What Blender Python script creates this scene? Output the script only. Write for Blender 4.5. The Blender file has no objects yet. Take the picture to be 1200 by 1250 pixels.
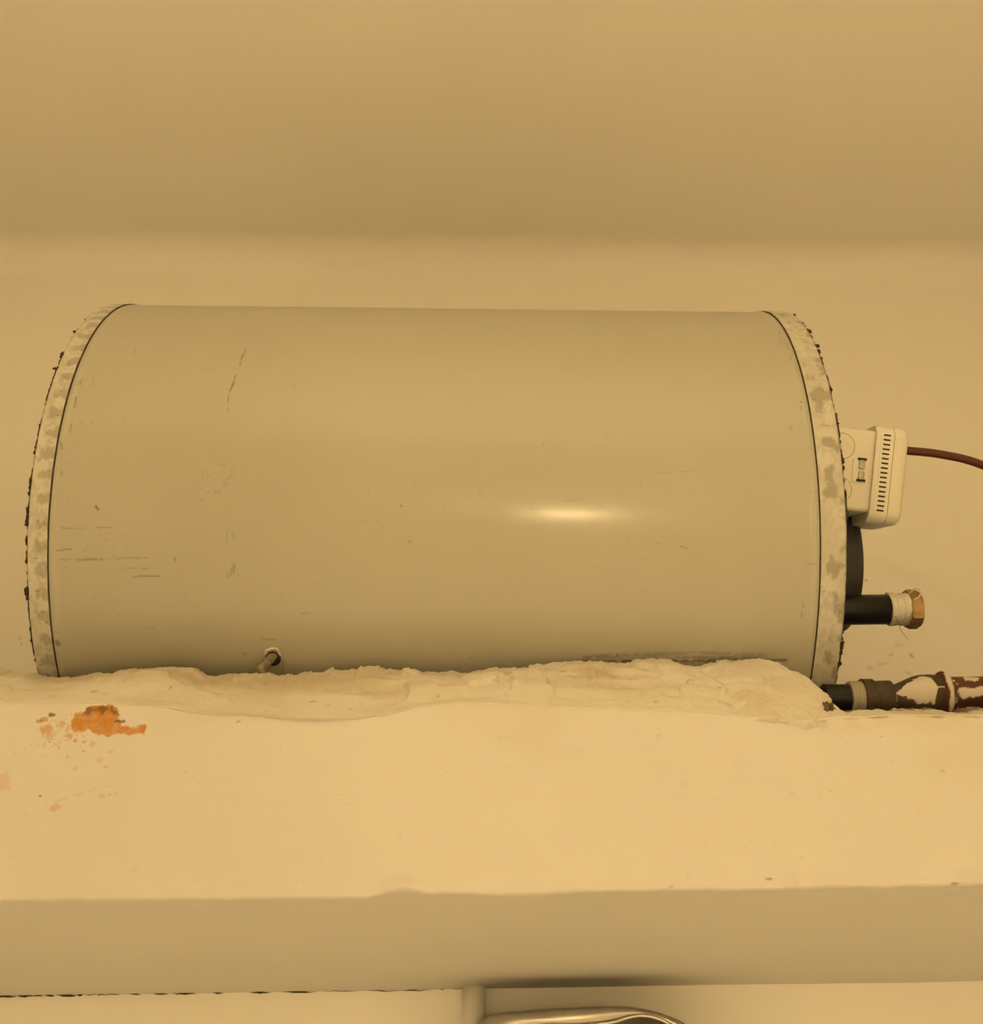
import bpy, bmesh, math
import numpy as np
from mathutils import Vector, Matrix

# ------------------------------------------------------------------ camera, world, exposure
ZC = 1.55                       # eye height above the floor; lengths below are metres, heights relative to the eye
SC = bpy.context.scene
COL = SC.collection
F_PX = 1310.0
YAW, PITCH, ROLL = (math.radians(a) for a in (0.073, 30.5, 0.584))
fwd = Vector((math.sin(YAW) * math.cos(PITCH), math.cos(YAW) * math.cos(PITCH), math.sin(PITCH)))
rgt0 = Vector((math.cos(YAW), -math.sin(YAW), 0))
up0 = rgt0.cross(fwd)
rgt = math.cos(ROLL) * rgt0 + math.sin(ROLL) * up0
upv = -math.sin(ROLL) * rgt0 + math.cos(ROLL) * up0
cam_data = bpy.data.cameras.new('camera')
cam_data.sensor_fit = 'HORIZONTAL'
cam_data.sensor_width = 36.0
cam_data.lens = F_PX / 1200.0 * 36.0
cam_data.clip_start = 0.02
cam = bpy.data.objects.new('camera', cam_data)
COL.objects.link(cam)
M = Matrix((rgt, upv, -fwd)).transposed().to_4x4()
M.translation = (0, 0, ZC)
cam.matrix_world = M
SC.camera = cam

world = bpy.data.worlds.new('world')
SC.world = world
world.use_nodes = True
world.node_tree.nodes['Background'].inputs[0].default_value = (0, 0, 0, 1)
SC.view_settings.view_transform = 'Standard'
SC.view_settings.look = 'None'
SC.view_settings.gamma = 1.0
SC.view_settings.exposure = 0.0
SC.view_settings.use_curve_mapping = False
LAMP_POS = (0.228, -1.536, -0.177)
LAMP_COLOUR = (1.0, 0.716, 0.352)
LAMP_STRENGTH = 200.0
FILL_LAMP_POS = (-0.03, -0.60, 0.02)  # added lamp out of view, brightens ceiling, wall and shelf underside
UP_WATTS = 138.0
DOWN_WATTS = 136.0

# ------------------------------------------------------------------ measured outlines
TANK_MARKS = [(-0.1996, 16.34, -0.2008, 10.05, 0.5, 0.8), (-0.1987, 16.05, -0.1992, 13.75, 0.5, 0.4), (-0.2015, 8.09, -0.2035, 3.75, 0.6, 0.9), (-0.2015, 5.76,
    -0.2036, 3.97, 0.7, 0.7), (-0.2044, 3.1, -0.2027, -1.43, 0.4, 0.7), (-0.2939, -21.94, -0.292, -22.58, 1.0, 0.9), (-0.3186, -26.33, -0.2822, -26.06, 0.5,
    0.45), (-0.3213, -30.61, -0.3103, -30.27, 0.6, 0.6), (-0.3212, -32.36, -0.2543, -31.85, 0.6, 0.45), (-0.306, -32.47, -0.2817, -32.25, 0.7, 0.55), (-0.2654,
    -35.55, -0.2422, -35.32, 0.6, 0.75), (-0.2726, -33.97, -0.2513, -33.91, 0.4, 0.4), (-0.191, -33.1, -0.1929, -35.18, 0.6, 0.6), (-0.1892, -32.78, -0.1905,
    -34.7, 0.5, 0.7), (-0.1941, -34.23, -0.1954, -35.67, 0.4, 0.5), (-0.1951, -25.98, -0.1961, -28.68, 0.4, 0.4), (-0.192, -26.44, -0.19, -27.87, 0.4, 0.4),
    (-0.3208, 6.67, -0.3211, 4.85, 0.5, 0.6), (-0.3221, 5.97, -0.323, 4.84, 0.5, 0.5), (-0.3136, 7.16, -0.3105, 4.44, 0.4, 0.35), (-0.3215, 1.61, -0.3213, 0.58,
    0.8, 0.7), (-0.321, 0.17, -0.3208, -0.84, 0.6, 0.7), (-0.3205, -4.72, -0.3198, -6.76, 0.5, 0.6), (-0.3259, -8.94, -0.3238, -10.35, 1.0, 0.5), (-0.3221,
    -14.97, -0.3211, -15.81, 0.8, 0.4), (-0.2884, 16.5, -0.2879, 13.89, 0.4, 0.3), (0.1016, -26.73, 0.1138, -26.69, 0.5, 0.35), (0.1412, -28.52, 0.1473, -28.82,
    0.5, 0.45), (0.1229, -27.94, 0.126, -28.09, 0.5, 0.4), (0.2398, 2.6, 0.2408, 2.18, 0.8, 0.6), (0.2285, -3.47, 0.23, -4.41, 0.9, 0.35), (0.2398, 1.55,
    0.2399, 0.52, 0.5, 0.5), (0.2338, -39.46, 0.2346, -40.27, 0.6, 0.5), (0.2336, -41.26, 0.2332, -42.26, 0.6, 0.5), (0.2395, 26.84, 0.2381, 20.94, 0.8, 0.25),
    (0.241, 22.03, 0.2406, 14.69, 0.7, 0.3), (-0.1706, -47.88, -0.162, -48.03, 0.6, 0.5), (-0.1403, -42.52, -0.1342, -42.5, 0.5, 0.4), (-0.1562, -52.5, -0.157,
    -55.52, 0.5, 0.7), (-0.067, -21.13, -0.0657, -21.29, 0.8, 0.6), (-0.0604, -28.14, -0.0591, -28.29, 0.7, 0.6), (0.0715, -51.23, 0.1011, -50.6, 2.2, 0.55),
    (0.1011, -50.6, 0.1628, -49.87, 1.6, 0.35), (0.1628, -49.87, 0.2124, -50.25, 1.6, 0.35), (0.0642, -52.17, 0.2252, -51.3, 1.6, 0.9), (0.1414, -50.83, 0.2034,
    -50.82, 1.2, 0.55), (-0.2343, -31.8, -0.2336, -32.27, 0.8, 0.6), (-0.1855, -50.95, -0.1838, -51.31, 1.0, 0.5), (-0.3251, -48.88, -0.3241, -49.41, 2.0, 0.7),
    (0.0253, -21.67, 0.0375, -21.48, 0.4, 0.25), (0.0558, -19.97, 0.0693, -19.61, 0.5, 0.3), (0.1268, -13.97, 0.1607, -13.53, 0.4, 0.25), (0.2399, -17.48,
    0.2461, -17.13, 0.4, 0.3), (0.2357, -31.58, 0.2449, -31.72, 0.3, 0.4)]
TANK_BLOBS = [(-0.2879, -29.41, 0.0344, 3.59, 0.22), (-0.2066, -17.13, 0.0188, 7.34, 0.35), (-0.2041, -19.58, 0.0075, 1.96, 0.5), (-0.054, -16.02, 0.0044, 0.98,
    0.6), (-0.2529, -45.03, 0.0075, 1.63, 0.35), (-0.0965, -24.9, 0.025, 4.89, 0.18), (-0.2241, 9.95, 0.0125, 1.96, 0.2), (-0.0165, -50.06, 0.0031, 0.33, 0.3),
    (0.1624, -48.62, 0.0501, 0.98, 0.25)]
RIM = [(-0.4042, 0.757, 0.305), (-0.3795, 0.757, 0.3046), (-0.3671, 0.757, 0.3041), (-0.3484, 0.757, 0.303), (-0.3423, 0.7647, 0.3049), (-0.3379, 0.7658,
    0.3027), (-0.3325, 0.7655, 0.3014), (-0.3221, 0.7627, 0.3004), (-0.2998, 0.7604, 0.301), (-0.2871, 0.7579, 0.3028), (-0.2683, 0.7559, 0.3042), (-0.2435,
    0.754, 0.3056), (-0.2343, 0.7539, 0.3057), (-0.219, 0.7549, 0.305), (-0.2058, 0.7576, 0.3029), (-0.1885, 0.7563, 0.3039), (-0.164, 0.7578, 0.3028),
    (-0.1548, 0.7583, 0.3025), (-0.1393, 0.7564, 0.3039), (-0.122, 0.7551, 0.3048), (-0.1169, 0.7528, 0.3066), (-0.096, 0.752, 0.3072), (-0.0715, 0.7512,
    0.3078), (-0.0592, 0.7522, 0.307), (-0.0494, 0.7549, 0.3049), (-0.0316, 0.7547, 0.3051), (-0.0163, 0.7552, 0.3048), (-0.004, 0.7533, 0.3061), (0.0083,
    0.7504, 0.3084), (0.0267, 0.751, 0.3095), (0.039, 0.7505, 0.3114), (0.0575, 0.7511, 0.3131), (0.073, 0.7525, 0.3139), (0.0885, 0.7522, 0.3153), (0.1008,
    0.7526, 0.3149), (0.1255, 0.7519, 0.3156), (0.1365, 0.7512, 0.3161), (0.1417, 0.7544, 0.3135), (0.1493, 0.756, 0.3123), (0.158, 0.7559, 0.3123), (0.1614,
    0.7531, 0.3145), (0.1748, 0.7519, 0.3155), (0.1902, 0.7518, 0.3156), (0.2123, 0.7549, 0.3132), (0.239, 0.7681, 0.3036), (0.2455, 0.742, 0.2776), (0.2506,
    0.742, 0.2721), (0.2638, 0.742, 0.2729), (0.2756, 0.742, 0.2724), (0.2877, 0.742, 0.2737), (0.2995, 0.742, 0.2733), (0.3176, 0.742, 0.2747), (0.3354, 0.742,
    0.2743), (0.3477, 0.742, 0.2763), (0.3591, 0.742, 0.2739), (0.3949, 0.742, 0.2743)]
CREASE = [(-0.3644, 0.2546), (-0.3312, 0.255), (-0.298, 0.2559), (-0.2591, 0.2558), (-0.2199, 0.2539), (-0.2027, 0.2506), (-0.1858, 0.2484), (-0.1638, 0.2493),
    (-0.1414, 0.2466), (-0.1191, 0.2454), (-0.0916, 0.2466), (-0.0725, 0.2497), (-0.0588, 0.2527), (-0.0423, 0.2564), (-0.0201, 0.259), (0.0134, 0.2588),
    (0.0468, 0.2568), (0.0912, 0.255), (0.1301, 0.2549), (0.1687, 0.2518), (0.2237, 0.2484), (0.2352, 0.2508), (0.2576, 0.2522), (0.2801, 0.2536), (0.3357,
    0.2537), (0.3691, 0.254)]
LOWEDGE = [(-0.3307, 0.1273), (-0.3005, 0.1276), (-0.1994, 0.1286), (-0.0881, 0.1307), (-0.0729, 0.1314), (-0.0629, 0.1339), (-0.0527, 0.135), (-0.0374,
    0.1332), (-0.0171, 0.1339), (0.0135, 0.1337), (0.0543, 0.1356), (0.1053, 0.1371), (0.1565, 0.1381), (0.2078, 0.1396), (0.2592, 0.1406), (0.3108, 0.1426),
    (0.3418, 0.1434)]
RUST = [(-0.2814, 0.2428), (-0.2785, 0.2474), (-0.2729, 0.2498), (-0.2706, 0.2521), (-0.2642, 0.2534), (-0.256, 0.254), (-0.2518, 0.2523), (-0.2487, 0.2477),
    (-0.25, 0.2454), (-0.2464, 0.2409), (-0.2432, 0.2386), (-0.2393, 0.2381), (-0.2352, 0.2398), (-0.2299, 0.2411), (-0.2278, 0.2388), (-0.2299, 0.2348),
    (-0.2358, 0.2342), (-0.2394, 0.233), (-0.2451, 0.2341), (-0.2494, 0.2334), (-0.2529, 0.2317), (-0.2576, 0.2333), (-0.2631, 0.2339), (-0.2676, 0.2372),
    (-0.2726, 0.2349), (-0.2772, 0.236)]
SPOTS = [(-0.3017, 0.2425, 0.00236, 0.00186, 0.9), (-0.2992, 0.2437, 0.00295, 0.00186, 0.8), (-0.2955, 0.2369, 0.00413, 0.00372, 0.7), (-0.2944, 0.2467,
    0.00236, 0.00155, 1), (-0.2933, 0.2341, 0.00236, 0.00248, 0.6), (-0.2859, 0.2404, 0.00236, 0.0031, 0.6), (-0.2816, 0.2359, 0.00177, 0.00248, 0.5), (-0.2889,
    0.2393, 0.00118, 0.00124, 0.5), (-0.2972, 0.2318, 0.00118, 0.00124, 0.6), (-0.2913, 0.2302, 0.00118, 0.00093, 0.6), (-0.2792, 0.232, 0.00236, 0.00186, 0.7),
    (-0.2748, 0.2292, 0.00118, 0.00124, 0.8), (-0.2691, 0.2281, 0.00118, 0.00124, 0.9), (-0.2623, 0.2271, 0.00236, 0.00186, 0.4), (-0.2679, 0.222, 0.00094,
    0.00099, 0.9), (-0.2779, 0.218, 0.00118, 0.00124, 0.4), (-0.2553, 0.216, 0.00236, 0.00186, 0.3), (-0.2512, 0.2117, 0.00177, 0.00093, 0.4), (-0.2499, 0.2216,
    0.00236, 0.00124, 0.3), (-0.2709, 0.2104, 0.00177, 0.00124, 0.3), (-0.168, 0.2435, 0.00177, 0.00124, 0.6), (-0.2782, 0.1845, 0.00354, 0.00248, 0.45),
    (-0.2502, 0.1922, 0.00295, 0.00186, 0.25), (-0.317, 0.2006, 0.00708, 0.0062, 0.3), (-0.2495, 0.2431, 0.00236, 0.00124, 1.0), (-0.2456, 0.2426, 0.00177,
    0.00124, 1.0), (-0.2451, 0.1933, 0.00071, 0.0005, 0.9), (-0.2368, 0.1977, 0.00059, 0.0005, 0.9), (-0.2899, 0.1918, 0.00083, 0.00062, 1.0), (-0.1979, 0.2084,
    0.00083, 0.00062, 0.9), (-0.1931, 0.2052, 0.00059, 0.00062, 0.8)]
PATCH = [(0.1374, 0.7082, 0.2627), (0.1463, 0.72, 0.2769), (0.1542, 0.7274, 0.286), (0.1641, 0.7325, 0.2926), (0.1714, 0.7406, 0.303), (0.182, 0.7451, 0.3088),
    (0.1953, 0.748, 0.3128), (0.2057, 0.748, 0.3129), (0.2159, 0.7458, 0.3101), (0.2223, 0.7392, 0.3017), (0.2315, 0.7325, 0.2934), (0.2361, 0.7229, 0.2815),
    (0.2401, 0.7163, 0.2735), (0.2394, 0.7112, 0.2673), (0.2328, 0.7053, 0.2603), (0.2255, 0.6964, 0.25), (0.2169, 0.692, 0.2449), (0.201, 0.6935, 0.2464),
    (0.1794, 0.6949, 0.2479), (0.1581, 0.6979, 0.251), (0.1422, 0.7008, 0.2542)]
FLECKS_RIGHT = [(27.4, 0.00192, 0.00448), (20.0, 0.00256, 0.0016), (17.9, 0.00128, 0.00256), (15.4, 0.00077, 0.00192), (39.7, 0.00128, 0.00096), (5.8, 0.00096,
    0.00224), (-1.1, 0.00064, 0.00096), (-2.8, 0.00096, 0.00096), (-11.1, 0.00128, 0.0032), (-12.6, 0.00096, 0.00192), (-18.1, 0.00077, 0.0032), (-47.8, 0.0016,
    0.00384), (-49.4, 0.00128, 0.00192), (-51.9, 0.0016, 0.00192)]
FLECKS_LEFT = [(22.6, 0.0016, 0.00128), (13.5, 0.00192, 0.00256), (14.2, 0.00051, 0.00192), (9.4, 0.00256, 0.00128), (-11.2, 0.00064, 0.00192), (-17.3, 0.00102,
    0.0032), (-18.4, 0.00096, 0.00128), (-22.8, 0.00128, 0.0032), (-24.7, 0.0016, 0.00384), (-25.6, 0.00192, 0.00192), (-28.8, 0.00064, 0.00384), (-32.8,
    0.00102, 0.00192), (-38.6, 0.00192, 0.00384), (-39.9, 0.00128, 0.00192), (-46.2, 0.00051, 0.00192)]
WALL_MARKS = [(0.5091, 0.5114, 0.0038, 0.00143, -0.9, 0.75), (0.4717, 0.6126, 0.00285, 0.0019, 0, 0.45), (0.4845, 0.5122, 0.00475, 0.00285, 0.4, 0.25), (0.4559,
    0.495, 0.0057, 0.00285, 0.3, 0.25), (0.4725, 0.5004, 0.0076, 0.00285, 0.2, 0.2), (0.5009, 0.4892, 0.00665, 0.0019, -0.5, 0.25), (0.4978, 0.5252, 0.0095,
    0.0038, 0.2, 0.15), (-0.5678, 0.5225, 0.00114, 0.0038, 0.3, 0.5), (-0.5641, 0.515, 0.00114, 0.00285, 0, 0.45), (0.4644, 0.465, 0.00475, 0.00285, 0, 0.3)]
GRIME = [(0.2631, 0.2517, 0.00944, 0.00155, 0.55), (0.3054, 0.2522, 0.00826, 0.00155, 0.5), (0.2938, 0.2526, 0.00472, 0.00124, 0.3), (0.3271, 0.2524, 0.00826,
    0.00124, 0.35), (0.2462, 0.2503, 0.00472, 0.00124, 0.3), (0.2233, 0.2455, 0.00944, 0.0031, 0.2), (0.2265, 0.2484, 0.00354, 0.00248, 0.4), (0.1383, 0.2859,
    0.00354, 0.00124, 0.3), (0.1767, 0.1447, 0.00295, 0.00093, 0.55), (0.2929, 0.1429, 0.00295, 0.00093, 0.45), (0.1158, 0.1396, 0.00236, 0.00093, 0.3),
    (0.2633, 0.2374, 0.00177, 0.00062, 0.5), (0.2685, 0.2206, 0.00118, 0.00062, 0.4), (0.2998, 0.2143, 0.00236, 0.00124, 0.25)]
CRUMB = (0.2348, 0.7085, 0.2603)

# ------------------------------------------------------------------ helpers
RNG = np.random.RandomState(7)
_grid = RNG.rand(256, 256)


def vnoise(u, v):
    iu, iv = np.floor(u).astype(int), np.floor(v).astype(int)
    fu, fv = u - iu, v - iv
    fu, fv = fu * fu * (3 - 2 * fu), fv * fv * (3 - 2 * fv)
    a, b = iu & 255, (iu + 1) & 255
    c, d = iv & 255, (iv + 1) & 255
    return ((_grid[a, c] * (1 - fu) + _grid[b, c] * fu) * (1 - fv) + (_grid[a, d] * (1 - fu) + _grid[b, d] * fu) * fv)


def fbm(u, v, octv=4, gain=0.5):
    u, v = np.asarray(u, float), np.asarray(v, float)
    s, amp, tot = 0, 1.0, 0
    for k in range(octv):
        s = s + amp * vnoise(u * 2 ** k + 17.3 * k, v * 2 ** k + 5.9 * k)
        tot += amp
        amp *= gain
    return s / tot


def sstep(a, b, x):
    t = np.clip((x - a) / (b - a), 0, 1)
    return t * t * (3 - 2 * t)


ORIGIN = {}


def link(o, parent, origin):
    COL.objects.link(o)
    ORIGIN[o.name] = np.array(origin, float)
    p = np.array(origin, float)
    if parent is not None:
        o.parent = parent
        p = p - ORIGIN[parent.name]
    else:
        p = p + np.array((0, 0, ZC))
    o.location = p
    return o


def obj(name, verts, faces, mat, parent=None, smooth=True, attrs=None, origin=None):
    """verts relative to the eye; the object's origin is the middle of its bounding box."""
    verts = np.asarray(verts, float)
    if origin is None:
        origin = (verts.min(0) + verts.max(0)) / 2
    origin = np.array(origin, float)
    me = bpy.data.meshes.new(name)
    vv = verts - origin
    faces = faces if isinstance(faces, np.ndarray) else list(faces)
    if isinstance(faces, np.ndarray):
        n, k = faces.shape
        me.vertices.add(len(vv))
        me.vertices.foreach_set('co', vv.astype(np.float32).ravel())
        me.loops.add(n * k)
        me.loops.foreach_set('vertex_index', faces.astype(np.int32).ravel())
        me.polygons.add(n)
        me.polygons.foreach_set('loop_start', np.arange(0, n * k, k, dtype=np.int32))
        me.polygons.foreach_set('loop_total', np.full(n, k, dtype=np.int32))
        me.update(calc_edges=True)
    else:
        me.from_pydata([tuple(p) for p in vv], [], faces)
    me.validate()
    bm = bmesh.new()
    bm.from_mesh(me)
    if not isinstance(faces, np.ndarray):
        bmesh.ops.recalc_face_normals(bm, faces=bm.faces)
        bm.to_mesh(me)
    bm.free()
    me.polygons.foreach_set('use_smooth', np.full(len(me.polygons), smooth))
    for k, a in (attrs or {}).items():
        at = me.attributes.new(k, 'FLOAT', 'POINT')
        at.data.foreach_set('value', np.asarray(a, np.float32).ravel())
    me.materials.append(mat)
    me.update()
    return link(bpy.data.objects.new(name, me), parent, origin)


def bm_obj(name, bm, mat, parent=None, smooth=True, angle=35):
    bmesh.ops.recalc_face_normals(bm, faces=bm.faces)
    verts = [tuple(v.co) for v in bm.verts]
    bm.verts.index_update()
    faces = [[v.index for v in f.verts] for f in bm.faces]
    bm.free()
    o = obj(name, verts, faces, mat, parent, smooth)
    if smooth:
        try:
            o.data.set_sharp_from_angle(angle=math.radians(angle))
        except Exception:
            pass
    return o


def grid_faces(nr, nc, wrap=False, flip=False):
    r = np.arange(nr - 1)[:, None]
    c = np.arange(nc if wrap else nc - 1)[None, :]
    c2 = (c + 1) % nc
    q = np.stack([r * nc + c, r * nc + c2, (r + 1) * nc + c2, (r + 1) * nc + c], -1).reshape(-1, 4)
    return q[:, ::-1].copy() if flip else q


def thing(name, label, cat, loc, group=None, parent=None):
    o = bpy.data.objects.new(name, None)
    o.empty_display_size = 0.05
    link(o, parent, loc)
    if label:
        o['label'] = label
    if cat:
        o['category'] = cat
    if group:
        o['group'] = group
    return o


def struct(o, label, cat):
    o['kind'] = 'structure'
    o['label'] = label
    o['category'] = cat
    return o


def add_box(bm, c, half, bevel=0.0, seg=2, rot=None):
    r = bmesh.ops.create_cube(bm, size=1.0)
    vs = r['verts']
    for v in vs:
        v.co = Vector((v.co.x * 2 * half[0], v.co.y * 2 * half[1], v.co.z * 2 * half[2]))
    if bevel:
        es = list({e for v in vs for e in v.link_edges})
        b = bmesh.ops.bevel(bm, geom=es, offset=bevel, segments=seg, profile=0.5, affect='EDGES')
        vs = list({v for f in b['faces'] for v in f.verts} | {v for v in vs if v.is_valid})
    for v in vs:
        p = v.co.copy()
        if rot is not None:
            p = rot @ p
        v.co = p + Vector(c)
    return vs


def lathe(profile, axis_p, direction, n=48, closed_ends=True, jitter=None):
    """profile: (distance along direction, radius). Returns verts, faces."""
    d = Vector(direction).normalized()
    a = d.orthogonal().normalized()
    b = d.cross(a)
    V, Fc = [], []
    for i, (s, r) in enumerate(profile):
        for k in range(n):
            t = 2 * math.pi * k / n
            rr = r if jitter is None else jitter(i, k, r)
            V.append(tuple(Vector(axis_p) + d * s + (a * math.cos(t) + b * math.sin(t)) * rr))
    m = len(profile)
    for i in range(m - 1):
        for k in range(n):
            k2 = (k + 1) % n
            Fc.append([i * n + k, i * n + k2, (i + 1) * n + k2, (i + 1) * n + k])
    if closed_ends:
        Fc.append(list(range(n)))
        Fc.append(list(range((m - 1) * n, m * n)))
    return V, Fc


def tube(pts, r, n=12):
    pts = [Vector(p) for p in pts]
    V, Fc = [], []
    ref = Vector((0, 0, 1))
    for i, p in enumerate(pts):
        t = (pts[min(i + 1, len(pts) - 1)] - pts[max(i - 1, 0)]).normalized()
        if abs(t.dot(ref)) > 0.95:
            ref = Vector((0, 1, 0))
        a = t.cross(ref).normalized()
        b = t.cross(a)
        for k in range(n):
            q = 2 * math.pi * k / n
            V.append(tuple(p + (a * math.cos(q) + b * math.sin(q)) * r))
    for i in range(len(pts) - 1):
        for k in range(n):
            k2 = (k + 1) % n
            Fc.append([i * n + k, i * n + k2, (i + 1) * n + k2, (i + 1) * n + k])
    Fc.append(list(range(n)))
    Fc.append(list(range((len(pts) - 1) * n, len(pts) * n)))
    return V, Fc


def catmull(pts, m=10):
    P = [Vector(p) for p in pts]
    P = [2 * P[0] - P[1]] + P + [2 * P[-1] - P[-2]]
    out = []
    for i in range(1, len(P) - 2):
        for k in range(m):
            t = k / m
            out.append(0.5 * (2 * P[i] + (P[i + 1] - P[i - 1]) * t + (2 * P[i - 1] - 5 * P[i] + 4 * P[i + 1] - P[i + 2]) * t * t
                              + (3 * P[i] - P[i - 1] - 3 * P[i + 1] + P[i + 2]) * t ** 3))
    out.append(P[-2])
    return out


# ------------------------------------------------------------------ materials
def mat(name, colour, rough=0.6, metal=0.0, spec=0.5, noise=None, bump=None, marks=(), coat=0.0):
    """noise: (scale, second colour, amount); bump: (scale, strength, distance); marks: (attribute, colour)."""
    m = bpy.data.materials.new(name)
    m.use_nodes = True
    nt = m.node_tree
    N, L = nt.nodes, nt.links
    p = N['Principled BSDF']
    p.inputs['Roughness'].default_value = rough
    p.inputs['Metallic'].default_value = metal
    p.inputs['Specular IOR Level'].default_value = spec
    p.inputs['Coat Weight'].default_value = coat
    p.inputs['Coat Roughness'].default_value = 0.155
    tc = N.new('ShaderNodeTexCoord')
    rgb = N.new('ShaderNodeRGB')
    rgb.outputs[0].default_value = (*colour, 1)
    cur = rgb.outputs[0]
    if noise:
        layers = noise if isinstance(noise, list) else [noise]
        for sc_, c2, amt in layers:
            n = N.new('ShaderNodeTexNoise')
            n.inputs['Scale'].default_value = sc_
            n.inputs['Detail'].default_value = 6
            n.inputs['Roughness'].default_value = 0.6
            L.new(tc.outputs['Object'], n.inputs['Vector'])
            mr = N.new('ShaderNodeMapRange')
            mr.inputs['From Min'].default_value = 0.42
            mr.inputs['From Max'].default_value = 0.68
            mr.inputs['To Max'].default_value = amt
            L.new(n.outputs['Fac'], mr.inputs['Value'])
            mx = N.new('ShaderNodeMix')
            mx.data_type = 'RGBA'
            mx.inputs['B'].default_value = (*c2, 1)
            L.new(mr.outputs['Result'], mx.inputs['Factor'])
            L.new(cur, mx.inputs['A'])
            cur = mx.outputs['Result']
    for attr, c2 in marks:
        a = N.new('ShaderNodeAttribute')
        a.attribute_name = attr
        mx = N.new('ShaderNodeMix')
        mx.data_type = 'RGBA'
        mx.inputs['B'].default_value = (*c2, 1)
        L.new(a.outputs['Fac'], mx.inputs['Factor'])
        L.new(cur, mx.inputs['A'])
        cur = mx.outputs['Result']
    L.new(cur, p.inputs['Base Color'])
    if bump:
        n = N.new('ShaderNodeTexNoise')
        n.inputs['Scale'].default_value = bump[0]
        n.inputs['Detail'].default_value = 8
        L.new(tc.outputs['Object'], n.inputs['Vector'])
        b = N.new('ShaderNodeBump')
        b.inputs['Strength'].default_value = bump[1]
        b.inputs['Distance'].default_value = bump[2]
        L.new(n.outputs['Fac'], b.inputs['Height'])
        L.new(b.outputs['Normal'], p.inputs['Normal'])
    return m


def emit(name, colour, strength):
    m = bpy.data.materials.new(name)
    m.use_nodes = True
    nt = m.node_tree
    nt.nodes.remove(nt.nodes['Principled BSDF'])
    e = nt.nodes.new('ShaderNodeEmission')
    e.inputs[0].default_value = (*colour, 1)
    e.inputs[1].default_value = strength
    nt.links.new(e.outputs[0], nt.nodes['Material Output'].inputs[0])
    return m


M_WALL = mat('wall_paint', (0.87, 0.84, 0.77), 0.75, spec=0.25, noise=[(2.2, (0.83, 0.80, 0.73), 0.5), (28, (0.82, 0.79, 0.72), 0.2)], bump=(9, 0.25, 0.01), marks=(('mark', (0.22, 0.17, 0.11)),))
M_CEIL = mat('ceiling_paint', (0.87, 0.84, 0.77), 0.8, spec=0.2, noise=[(1.6, (0.82, 0.79, 0.72), 0.5)], bump=(5, 0.2, 0.01))
M_FLOOR = mat('floor_tile', (0.80, 0.79, 0.76), 0.4, noise=(6, (0.75, 0.74, 0.71), 0.6))
M_FACE = mat('shelf_paint', (0.58, 0.565, 0.53), 0.62, spec=0.35, noise=[(5, (0.545, 0.53, 0.495), 0.5)],
             bump=(160, 0.12, 0.001), marks=(('dirt', (0.50, 0.42, 0.26)), ('rust', (0.46, 0.205, 0.03)), ('dark', (0.11, 0.042, 0.012))))
M_MORTAR = mat('mortar_paint', (0.585, 0.56, 0.49), 0.7, spec=0.3, noise=[(14, (0.53, 0.485, 0.395), 0.6)],
               bump=(150, 0.75, 0.0022), marks=(('dirt', (0.37, 0.29, 0.165)), ('dark', (0.12, 0.08, 0.05))))
M_TANK = mat('tank_enamel', (0.385, 0.37, 0.305), 0.48, spec=0.15, coat=0.42, noise=[(3.5, (0.365, 0.355, 0.285), 0.6)],
             bump=(220, 0.03, 0.0005), marks=(('smear', (0.42, 0.40, 0.32)), ('scuff', (0.10, 0.085, 0.06))))
M_BAND = mat('band_enamel', (0.50, 0.485, 0.42), 0.5, spec=0.3, noise=[(40, (0.44, 0.42, 0.36), 0.5)], marks=(('smear', (0.24, 0.215, 0.165)), ('scuff', (0.07, 0.06, 0.05))))
M_SEAM = mat('seam_gap', (0.055, 0.04, 0.026), 0.9)
M_SEAL = mat('black_sealant', (0.022, 0.016, 0.012), 0.7)
M_BLACK = mat('black_plastic', (0.022, 0.021, 0.02), 0.5, noise=(40, (0.035, 0.033, 0.03), 0.6))
M_SLEEVE = mat('black_sleeve', (0.008, 0.008, 0.008), 0.42, spec=0.25)
M_TAPE = mat('thread_tape', (0.64, 0.62, 0.56), 0.55, noise=(60, (0.66, 0.63, 0.56), 0.5), bump=(120, 0.3, 0.0008))
M_BRASS = mat('brass', (0.36, 0.245, 0.105), 0.48, metal=0.6, noise=(70, (0.27, 0.17, 0.07), 0.6))
M_BOX = mat('cream_plastic', (0.66, 0.63, 0.54), 0.42, spec=0.4)
M_LINE = mat('moulding_line', (0.42, 0.38, 0.30), 0.6)
M_SLOT = mat('dark_slot', (0.02, 0.012, 0.008), 0.8)
M_CLIP = mat('steel_clip', (0.34, 0.33, 0.25), 0.4, metal=0.6)
M_CABLE = mat('brown_cable', (0.085, 0.025, 0.014), 0.5, spec=0.3)
M_STUD = mat('stud_metal', (0.30, 0.26, 0.20), 0.55, metal=0.5, noise=(220, (0.13, 0.095, 0.06), 0.9), bump=(300, 0.5, 0.001))
M_DRIP = mat('white_drip', (0.62, 0.57, 0.46), 0.6, noise=(200, (0.36, 0.31, 0.22), 0.8))
M_RED = mat('red_lead_paint', (0.085, 0.025, 0.013), 0.55, spec=0.3, noise=(70, (0.035, 0.022, 0.014), 0.8), marks=(('paint', (0.52, 0.48, 0.41)),), bump=(90, 0.3, 0.001))
M_JOINT = mat('grimy_joint', (0.055, 0.038, 0.021), 0.55, spec=0.3, noise=(90, (0.022, 0.014, 0.008), 0.9), marks=(('paint', (0.52, 0.48, 0.41)),), bump=(120, 0.4, 0.001))
M_GREYTAPE = mat('grey_tape', (0.30, 0.265, 0.21), 0.6, noise=(90, (0.30, 0.26, 0.2), 0.5))
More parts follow.
